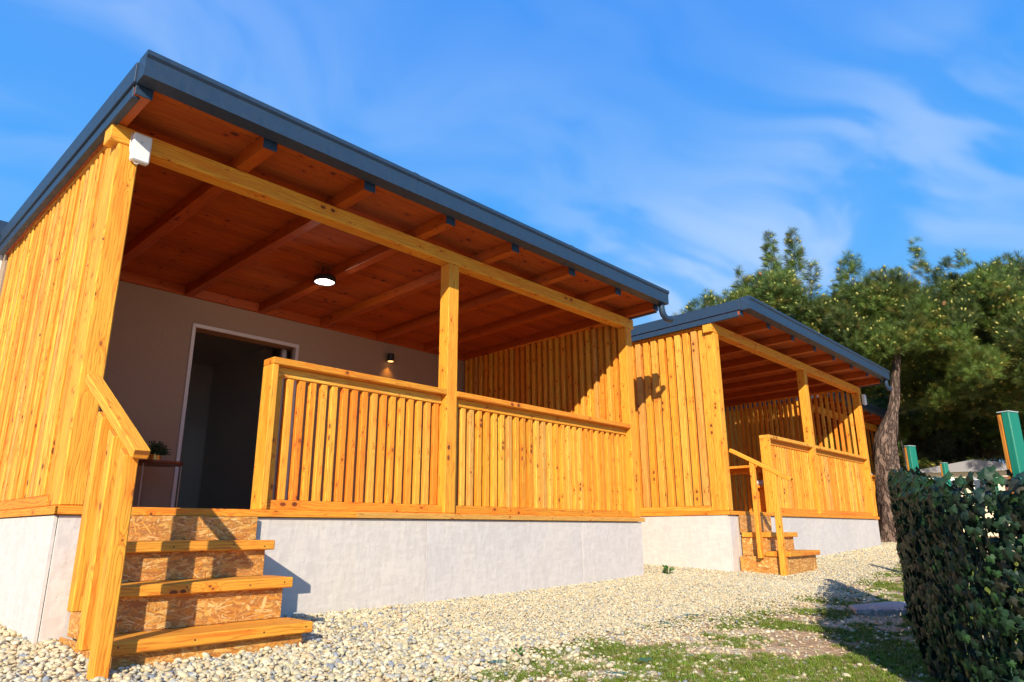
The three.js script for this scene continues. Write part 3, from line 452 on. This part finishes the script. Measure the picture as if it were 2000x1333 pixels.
// ---------------------------------------------------------------- ivy screen on green posts
{
  const P = [[5.1, 2.83], [3.6, 3.27], [2.66, 3.56], [2.15, 3.86], [1.98, 4.3], [2.0, 4.9], [2.1, 5.6]].map(([x, z]) => new THREE.Vector3(x, 0, z)), cv = new THREE.CatmullRomCurve3(P), LEN = cv.getLength(), top = (s) => 0.245 - 0.235 * sstep(0, 0.62, s);
  const t = thing('ivy_screen', 'dark leafy ivy screen fence along the grass', 'hedge'), r = rngOf(515);
  const wire = []; for (let k = 0; k <= 60; k++) { const s = k / 60, p = cv.getPointAt(s), y0 = ground(p.x, p.z), y1 = top(s); wire.push(new THREE.CylinderGeometry(0.004, 0.004, y1 - y0, 5).translate(p.x, (y0 + y1) / 2, p.z).toNonIndexed()); }
  for (let k = 0; k < 8; k++) { const pts = []; for (let i = 0; i <= 30; i++) { const s = i / 30, p = cv.getPointAt(s), y0 = ground(p.x, p.z); pts.push(new THREE.Vector3(p.x, y0 + 0.04 + (top(s) - y0 - 0.06) * k / 7, p.z)); } wire.push(new THREE.TubeGeometry(new THREE.CatmullRomCurve3(pts), 60, 0.004, 5).toNonIndexed()); }
  mesh('trellis', mergeGeometries(wire), flat([0.03, 0.09, 0.05], 0.6), t);
  const outline = [[0, -0.1], [0.28, -0.28], [0.62, -0.12], [0.50, 0.18], [0.72, 0.46], [0.34, 0.52], [0, 1.0], [-0.34, 0.52], [-0.72, 0.46], [-0.50, 0.18], [-0.62, -0.12], [-0.28, -0.28]], pos = [];
  for (let i = 0; i < outline.length; i++) { const a = outline[i], b = outline[(i + 1) % outline.length], H = ([x, y]) => [x, y, -0.22 * Math.abs(x) - 0.12 * y * y]; pos.push(0, 0.25, 0.06, ...H(a), ...H(b)); }
  const lg = new THREE.BufferGeometry(); lg.setAttribute('position', new THREE.Float32BufferAttribute(pos, 3)); lg.setAttribute('uv', new THREE.Float32BufferAttribute(pos.filter((_, i) => i % 3 < 2), 2)); lg.computeVertexNormals();
  const leaves = []; const tones = [[0.008, 0.032, 0.010], [0.011, 0.042, 0.011], [0.007, 0.028, 0.018], [0.022, 0.07, 0.014], [0.022, 0.022, 0.008]];
  for (let k = 0; k < 15000; k++) {
    const s = r(), p = cv.getPointAt(s), tn = cv.getTangentAt(s), nx = -tn.z, nz = tn.x, side = r() < 0.5 ? 1 : -1, y0 = ground(p.x, p.z), f = 1 - Math.pow(r(), 1.05), off = side * (0.008 + 0.085 * r()), y = y0 + 0.03 + (top(s) - y0 - 0.02) * f + (f > 0.96 ? 0.05 * r() : 0);
    const q = new THREE.Quaternion().setFromEuler(new THREE.Euler(0, Math.atan2(nx * side, nz * side) + (r() - 0.5) * 1.5, 0)).multiply(new THREE.Quaternion().setFromEuler(new THREE.Euler((f > 0.95 ? -0.9 : 0.25) * r(), 0, Math.PI * (f > 0.95 ? r() * 2 : 1) + (r() - 0.5) * 1.5)));
    leaves.push({ p: [p.x + nx * off, y, p.z + nz * off], q, s: 0.02 + 0.026 * Math.pow(r(), 1.3), c: tones[Math.floor(Math.pow(r(), 1.4) * 5)] });
  }
  const near = leaves.map((l, i) => [Math.hypot(l.p[0] + 1.12, l.p[2] - 4.4) - l.s * 20 + (l.p[1] < -0.1 ? 0.8 : 0), i]).filter(([, i]) => leaves[i].p[2] < 4.1).sort((a, b) => a[0] - b[0]).slice(0, 290).map((x) => x[1]), own = new Set(near);
  const lmat = tones.map((c) => flat(c, 0.6, { side: THREE.DoubleSide })), white = flat([1, 1, 1], 0.6, { side: THREE.DoubleSide });
  for (const i of near) { const l = leaves[i], m = mesh('leaf', lg, lmat[tones.indexOf(l.c)], t, l.p); m.quaternion.copy(l.q); m.scale.setScalar(l.s); }
  inst('ivy_leaves', lg, white, leaves.filter((_, i) => !own.has(i)), t);
  const green = new THREE.MeshStandardMaterial({ color: new THREE.Color(0.006, 0.19, 0.115), roughness: 0.5, bumpMap: woodBump, bumpScale: 0.001 }), raw = wood(pineMap, [0.62, 0.5, 0.4]);
  const post = (label, x, z, yt, turn, w = 0.062) => { const g = thing('green_post', label, 'post', [x, ground(x, z), z], turn, 'green painted fence posts'), h = yt - ground(x, z); mesh('board', board(w, h, 0.03, { b: 0.003, v: 2 }), green, g, [0, h / 2, 0.0]); mesh('backing', board(w, h - 0.008, 0.014, { b: 0.002, v: 5 }), raw, g, [-0.003, h / 2 - 0.004, -0.0225]); mesh('cap', board(w + 0.002, 0.004, 0.046, { b: 0.001 }), flat([0.5, 0.55, 0.52], 0.5), g, [0, h + 0.0025, -0.007]); };
  post('green painted post rising from the bend of the ivy screen', 2.26, 3.98, 0.305, -0.35, 0.07);
  post('green painted post at the far end of the ivy screen', 4.95, 2.98, 0.48, -0.35, 0.075);
  post('short green post between the ivy screen and the small tree', 7.0, 2.78, 0.50, -0.35); post('green post in front of the pale bungalow', 9.83, 2.75, 0.52, -0.35);
}

// ---------------------------------------------------------------- pines
const BARK = (() => { const W = 512, H = 512, f = (i, j) => { const x = i / W, y = j / H, w = fbm(x * 6, y * 4, 6, 4, 151, 3) * 1.6; return Math.abs(fbm(x * 16 + w, y * 7 + w, 16, 7, 153, 4) - 0.5) * 2; }; const map = dataTex(W, H, (i, j) => { const v = sstep(0.0, 0.36, f(i, j)), n = fbm(i / W * 40, j / H * 40, 40, 40, 157, 3); return mix3([0.055, 0.03, 0.022], mix3([0.19, 0.105, 0.07], [0.23, 0.165, 0.13], n), v).map((q) => q * (0.8 + 0.4 * n)); }), bump = dataTex(W, H, (i, j) => sstep(0, 0.4, f(i, j)), false); return new THREE.MeshStandardMaterial({ map, bumpMap: bump, bumpScale: 0.03, roughness: 0.95 }); })();
function limb(pts, r0, r1, seg = 14, rad = 10) { const cv = new THREE.CatmullRomCurve3(pts.map((p) => new THREE.Vector3(...p))), g = new THREE.TubeGeometry(cv, seg, 1, rad), p = g.attributes.position, u = g.attributes.uv, c = new THREE.Vector3(), L = cv.getLength(); for (let i = 0; i <= seg; i++) { cv.getPointAt(i / seg, c); const k = typeof r0 === 'function' ? r0(c.y) : r0 + (r1 - r0) * i / seg; for (let j = 0; j <= rad; j++) { const o = i * (rad + 1) + j, w = k * (1 + 0.12 * Math.sin(j * 2.3 + i * 0.9)); p.setXYZ(o, c.x + (p.getX(o) - c.x) * w, c.y + (p.getY(o) - c.y) * w, c.z + (p.getZ(o) - c.z) * w); u.setXY(o, j / rad * (typeof r0 === 'function' ? 3 : Math.max(1, Math.round(r0 * 6.28 / 0.5))), i / seg * L / 0.7); } } g.computeVertexNormals(); return g; }
const tuftGeo = (() => { const r = rngOf(33), pos = []; for (let k = 0; k < 34; k++) { const a = r() * 6.283, tl = 0.25 + 0.95 * r(), L = 0.7 + 0.45 * r(), d = new THREE.Vector3(Math.cos(a) * Math.sin(tl), Math.cos(tl), Math.sin(a) * Math.sin(tl)), s = new THREE.Vector3(-Math.sin(a + r()), 0.2, Math.cos(a + r())).normalize().multiplyScalar(0.026), b = new THREE.Vector3(0, -0.5 + 0.6 * r(), 0), m = b.clone().addScaledVector(d, L * 0.6), e = b.clone().addScaledVector(d, L); e.y += 0.08; pos.push(...b.toArray(), ...m.clone().add(s).toArray(), ...m.clone().sub(s).toArray(), ...m.clone().sub(s).toArray(), ...m.clone().add(s).toArray(), ...e.toArray()); } const g = new THREE.BufferGeometry(); g.setAttribute('position', new THREE.Float32BufferAttribute(pos, 3)); g.computeVertexNormals(); return g; })();
const needleMat = flat([1, 1, 1], 0.62, { side: THREE.DoubleSide }), budMat = flat([0.42, 0.40, 0.10], 0.7), budGeo = new THREE.IcosahedronGeometry(1, 1).scale(0.7, 1.3, 0.7), coneGeo = new THREE.SphereGeometry(1, 8, 7).scale(0.75, 1.15, 0.75);
// clumps: [x, y, z, radius]
function pine(label, base, trunk, clumps, o) {
  const t = thing('pine_tree', label, 'tree', base, 0, o.group), r = rngOf(o.seed), L = (p) => [p[0] - base[0], p[1] - base[1], p[2] - base[2]];
  mesh('trunk', limb(trunk.map(L), o.r0, o.r1, 26, 16), BARK, t);
  const limbs = [], tip = trunk[trunk.length - 1];
  for (const c of clumps) { if (c[3] < 0.3 || r() < 0.72 || c[1] < (o.lmin ?? 0) || Math.hypot(c[0] - tip[0], c[2] - tip[2]) > 1.5 * (o.k ?? 1)) continue; const f = clamp((o.lf ?? 0.45) + (1 - (o.lf ?? 0.5)) * r()), k = f * (trunk.length - 1), i = Math.min(trunk.length - 2, Math.floor(k)), a = trunk[i].map((q, n) => q + (trunk[i + 1][n] - q) * (k - i)); if (a[1] > c[1] + 0.6) a[1] = c[1]; const m = a.map((q, n) => (q + c[n]) / 2 + (n === 1 ? -0.12 : (r() - 0.5) * 0.3)); limbs.push(limb([L(a), L(m), L(c)], 0.034 * (o.k ?? 1), 0.008, 8, 6)); }
  mesh('limbs', mergeGeometries(limbs), BARK, t);
  const list = [], buds = [], cones = [], up = new THREE.Vector3(0, 1, 0), d = new THREE.Vector3(), q = new THREE.Quaternion();
  for (const [cx, cy, cz, R, warm = 0] of clumps) {
    const n = Math.round(o.density * R * R * 4 * (0.85 + 0.3 * r())), tone = 0.6 + 0.75 * r();
    for (let k = 0; k < n; k++) {
      const a = r() * 6.283, u = 2 * r() - 1, sr = Math.sqrt(1 - u * u), rad = R * (0.35 + 0.7 * Math.pow(r(), 0.6)) * (0.85 + 0.3 * noise(a * 2.5, u * 4 + cx * 3, 64, 64, 9)); d.set(sr * Math.cos(a), u * 0.85, sr * Math.sin(a));
      const p = [cx + d.x * rad * 1.1 - base[0], cy + d.y * rad - base[1], cz + d.z * rad * 1.1 - base[2]]; d.y += 0.75; d.x += (r() - 0.5) * 0.8; d.z += (r() - 0.5) * 0.8; d.normalize(); q.setFromUnitVectors(up, d);
      const b = tone * (0.75 + 0.5 * r()), y = r(); list.push({ p, q: q.clone(), s: (0.09 + 0.07 * r()) * (o.k ?? 1), c: y < 0.14 ? [0.18 * b, 0.16 * b, 0.02 * b] : [0.088 * b, 0.142 * b, 0.017 * b] });
      if (r() < 0.15) buds.push({ p: [p[0] + d.x * 0.06, p[1] + d.y * 0.06, p[2] + d.z * 0.06], q: q.clone(), s: 0.018 + 0.014 * r() });
      if (r() < 0.0016) cones.push({ p: [p[0] + d.x * 0.05, p[1] + 0.02, p[2] + d.z * 0.05], q: q.clone(), s: 0.035 + 0.02 * r(), c: [0.33 + 0.1 * r(), 0.17, 0.08] });
    }
  }
  inst('crown', tuftGeo, needleMat, list, t); inst('buds', budGeo, budMat, buds, t); inst('cones', coneGeo, flat([1, 1, 1], 0.8), cones, t);
  return t;
}
{
  // crown outline measured along s (metres across, from the trunk) and its height
  const T = [[-3.7, 4.1], [-3.55, 4.3], [-3.14, 4.6], [-2.79, 4.8], [-2.1, 5.1], [-1.71, 5.4], [-1.3, 5.55], [-1.0, 5.4], [-0.8, 5.2], [-0.58, 4.75], [-0.29, 4.9], [0.18, 5.35], [0.47, 5.2], [0.77, 4.9], [1.12, 5.1], [1.61, 5.4], [1.85, 5.2], [2.3, 5.45], [2.82, 5.3], [3.46, 5.1], [3.9, 5.0], [4.6, 4.2]];
  const topAt = (s) => { for (let i = 1; i < T.length; i++) if (s <= T[i][0]) { const k = clamp((s - T[i - 1][0]) / (T[i][0] - T[i - 1][0])); return T[i - 1][1] + (T[i][1] - T[i - 1][1]) * k; } return 3.5; };
  const r = rngOf(2024), base = [13.70, ground(13.7, 0.43) - 0.05, 0.43], cl = [], X = (s, d, y) => [base[0] + 0.682 * s + 0.731 * d, y, base[2] + 0.731 * s - 0.682 * d];
  for (let k = 0; k < 330; k++) {
    const s = -3.5 + 7.9 * r(), d = -0.7 + 3.3 * r(), e = 1 - 0.10 * Math.max(0, Math.abs(d - 0.5) - 0.4) ** 2, hi = topAt(s) * e - 0.42, lo = s < -0.2 ? 3.1 : s < 1.6 ? 3.0 : 2.3; if (hi < lo) continue;
    const y = lo + (hi - lo) * Math.pow(r(), 0.75), w = 0.24 + 0.24 * r();
    cl.push([...X(s, d, y), w]);
  }
  for (let s = -3.6; s < 4.4; s += 0.26) cl.push([...X(s + 0.1 * r(), 0.2 + 0.9 * r(), topAt(s) - 0.2 - 0.3 * r()), 0.15 + 0.11 * r()]);
  for (let s = -3.7; s < -1.9; s += 0.2) cl.push([...X(s, 0.2 + 0.8 * r(), topAt(s) - 0.25 - 0.7 * r()), 0.16 + 0.1 * r()]);
  for (let k = 0; k < 70; k++) { const s = 2.5 + 3.6 * r(), d = 4 + 1.8 * r(); cl.push([...X(s, d, 1.95 + 2.2 * r()), 0.24 + 0.2 * r()]); }
  // leading shoots standing above the crown
  for (const [s, y0, n, w] of [[-1.5, 5.35, 6, 0.2], [-1.04, 5.25, 7, 0.19], [-0.72, 5.1, 3, 0.13], [-0.25, 4.9, 2, 0.12], [0.1, 5.2, 4, 0.13], [0.28, 5.3, 3, 0.11], [-0.05, 5.1, 3, 0.1], [0.8, 4.9, 2, 0.1], [1.2, 5.1, 2, 0.1], [1.6, 5.3, 5, 0.13], [2.15, 5.3, 2, 0.13], [2.5, 5.3, 3, 0.12], [3.1, 5.1, 3, 0.13], [3.6, 5.0, 3, 0.13], [-2.3, 4.9, 3, 0.13], [-3.0, 4.6, 2, 0.12], [-3.65, 4.2, 1, 0.13]]) { const dd = 0.3 + 0.3 * r(); for (let i = 0; i < n; i++) cl.push([...X(s + 0.02 * (r() - 0.5), dd, y0 + i * 0.155), w * (1 - 0.55 * i / n)]); }
  pine('spreading pine whose bare trunk rises at the porch corner', base, [[13.71, base[1], 0.44], [13.72, 0.19, 0.45], [13.73, 0.76, 0.46], [13.74, 1.35, 0.47], [13.82, 1.75, 0.56], [13.93, 2.16, 0.68], [14.03, 2.78, 0.78], [14.11, 3.41, 0.87], [14.15, 4.29, 0.91]], cl, { r0: (y) => { const h = y; return h < 0.25 ? 0.30 - 0.2 * h : h < 1.9 ? 0.25 - 0.025 * (h - 0.25) : h < 2.5 ? 0.209 - 0.18 * (h - 1.9) : Math.max(0.03, 0.101 - 0.03 * (h - 2.5)); }, r1: 0.06, lf: 0.8, lmin: 3.7, seed: 71, density: 215, group: 'pines behind the cabins' });
  const cl2 = [], b2 = [20.7, ground(20.7, 1.8) - 0.05, 1.8]; for (let k = 0; k < 120; k++) { const a = r() * 6.28, h = r(), R = 3.3 * Math.sqrt(r()) * Math.sin(Math.PI * (0.15 + 0.8 * h)); cl2.push([b2[0] + Math.cos(a) * R, 2.1 + 4.2 * h, b2[2] + Math.sin(a) * R, 0.5 + 0.4 * r()]); }
  const p2 = pine('dense pine standing beyond the ivy screen and the shrub', b2, [[...b2], [20.8, 1.5, 1.8], [20.6, 3.5, 1.7], [20.7, 5.6, 1.8]], cl2, { r0: 0.25, r1: 0.05, seed: 72, density: 110, k: 1.3, group: 'pines behind the cabins' });
  const cl3 = [], b3 = [25, ground(25, -6) - 0.05, -6]; for (let k = 0; k < 80; k++) { const a = r() * 6.28, h = r(), R = 3.2 * Math.sqrt(r()) * Math.sin(Math.PI * (0.15 + 0.8 * h)); cl3.push([b3[0] + Math.cos(a) * R, 2.2 + 4.3 * h, b3[2] + Math.sin(a) * R, 0.6 + 0.4 * r()]); }
  const p3 = pine('far pine seen behind the roof of the cabin with the gapped slats', b3, [[...b3], [25.1, 2, -6], [25, 5.8, -6]], cl3, { r0: 0.25, r1: 0.05, seed: 73, density: 90, k: 1.5, group: 'pines behind the cabins' });
  for (const [src, x, z, k, turn] of [[p3, 34, -3.2, 1.1, 1], [p2, 36, 1.5, 1.15, 2], [p3, 33, 6.5, 1.0, 3], [p2, 41, -9, 1.3, 4], [p3, 30, -14, 1.1, 5]]) { const q = src.clone(); q.name = numbered('pine_tree'); q.position.set(x, ground(x, z) - 0.05, z); q.rotation.y = turn; q.scale.setScalar(k); scene.add(q); tag(q, 'distant pine in the row behind the far cabin', 'tree', 'distant row of pines'); }
}
// dry shrub, far hedge, bungalows
{
  const r = rngOf(88), t = thing('small_tree', 'small brownish twiggy tree rising behind the cream bungalow', 'tree', [19.8, ground(19.8, 0.7), 0.7]), st = [], tw = [];
  for (let k = 0; k < 26; k++) { const a = r() * 6.28, R = 1.3 * Math.sqrt(r()), h = 1.85 + 0.7 * (1 - R / 1.7) * r(); st.push(limb([[0.15 * Math.cos(a), 0, 0.15 * Math.sin(a)], [R * 0.2 * Math.cos(a), h * 0.55, R * 0.2 * Math.sin(a)], [R * Math.cos(a), h, R * Math.sin(a)]], 0.02, 0.006, 6, 5)); }
  mesh('stems', mergeGeometries(st), BARK, t);
  for (let c = 0; c < 34; c++) { const ca = r() * 6.28, cr = 1.25 * Math.sqrt(r()), cy = 1.85 + 0.95 * r() * (1.1 - cr / 1.8), cR = 0.18 + 0.26 * r(), dry = cr > 0.7 && ca > 0.6 && ca < 2.2;
    for (let k = 0; k < 105; k++) { const a = r() * 6.28, u = 2 * r() - 1, w = cR * Math.cbrt(r()) * 1.15, sr = Math.sqrt(1 - u * u), b = 0.6 + 0.7 * r(), q = new THREE.Quaternion().setFromEuler(new THREE.Euler((r() - 0.5) * 1.6, r() * 6, (r() - 0.5) * 1.6)); tw.push({ p: [cr * Math.cos(ca) + w * sr * Math.cos(a), cy + w * u * 0.8, cr * Math.sin(ca) + w * sr * Math.sin(a)], q, s: 0.06 + 0.06 * r(), c: dry ? [0.15 * b, 0.085 * b, 0.028 * b] : [0.055 * b, 0.062 * b, 0.018 * b] }); } }
  inst('foliage', tuftGeo, needleMat, tw, t);
}
function bungalow(label, x, z, turn, wallMat, o) {
  const t = thing('bungalow', label, 'house', [x, ground(x, z) - 0.05, z], turn), W = o.w, D = 3, H = o.h;
  mesh('wall', board(W, H, D, { b: 0 }), wallMat, t, [0, H / 2, -D / 2]);
  const g = new THREE.ExtrudeGeometry(new THREE.Shape([[-W / 2 - 0.2, 0], [W / 2 + 0.2, 0], [0, o.r]].map((p) => new THREE.Vector2(...p))), { depth: D + 0.4, bevelEnabled: false }); mesh('roof', g, o.roof, t, [0, H + 0.002, -D - 0.2]);
  for (const [wx, wy, ww, wh] of o.windows) { const w = sub('window', t); mesh('frame', board(ww, wh, 0.06, { b: 0.006 }), WHITE, w, [wx, wy, 0.03]); mesh('pane', board(ww - 0.12, wh - 0.12, 0.02, { b: 0 }), flat([0.06, 0.07, 0.09], 0.1), w, [wx, wy, 0.056]); }
  mesh('door', board(0.62, 1.28, 0.05, { b: 0.006 }), flat([0.16, 0.05, 0.035], 0.6), t, [o.door, 0.66, 0.025]);
}
bungalow('cream bungalow with grey gable roof in front of the small brownish tree', 17.4, 1.25, -1.25, STUCCO[2], { w: 2.7, h: 1.42, r: 0.26, roof: flat([0.26, 0.25, 0.26], 0.8), windows: [[-0.7, 1.0, 0.7, 0.6], [0.15, 1.0, 0.5, 0.6]], door: 0.85 });
tag(mesh('rope', new THREE.TubeGeometry(new THREE.CatmullRomCurve3([[18.42, 2.33, -0.38], [18.45, 1.9, -0.36], [18.5, 1.3, -0.34], [18.52, 0.2, -0.33]].map((p) => new THREE.Vector3(...p))), 20, 0.02, 6), flat([0.62, 0.58, 0.5], 0.9), scene), 'pale rope hanging from the gutter outlet behind the pine trunk', 'rope');

renderer.render(scene, camera);
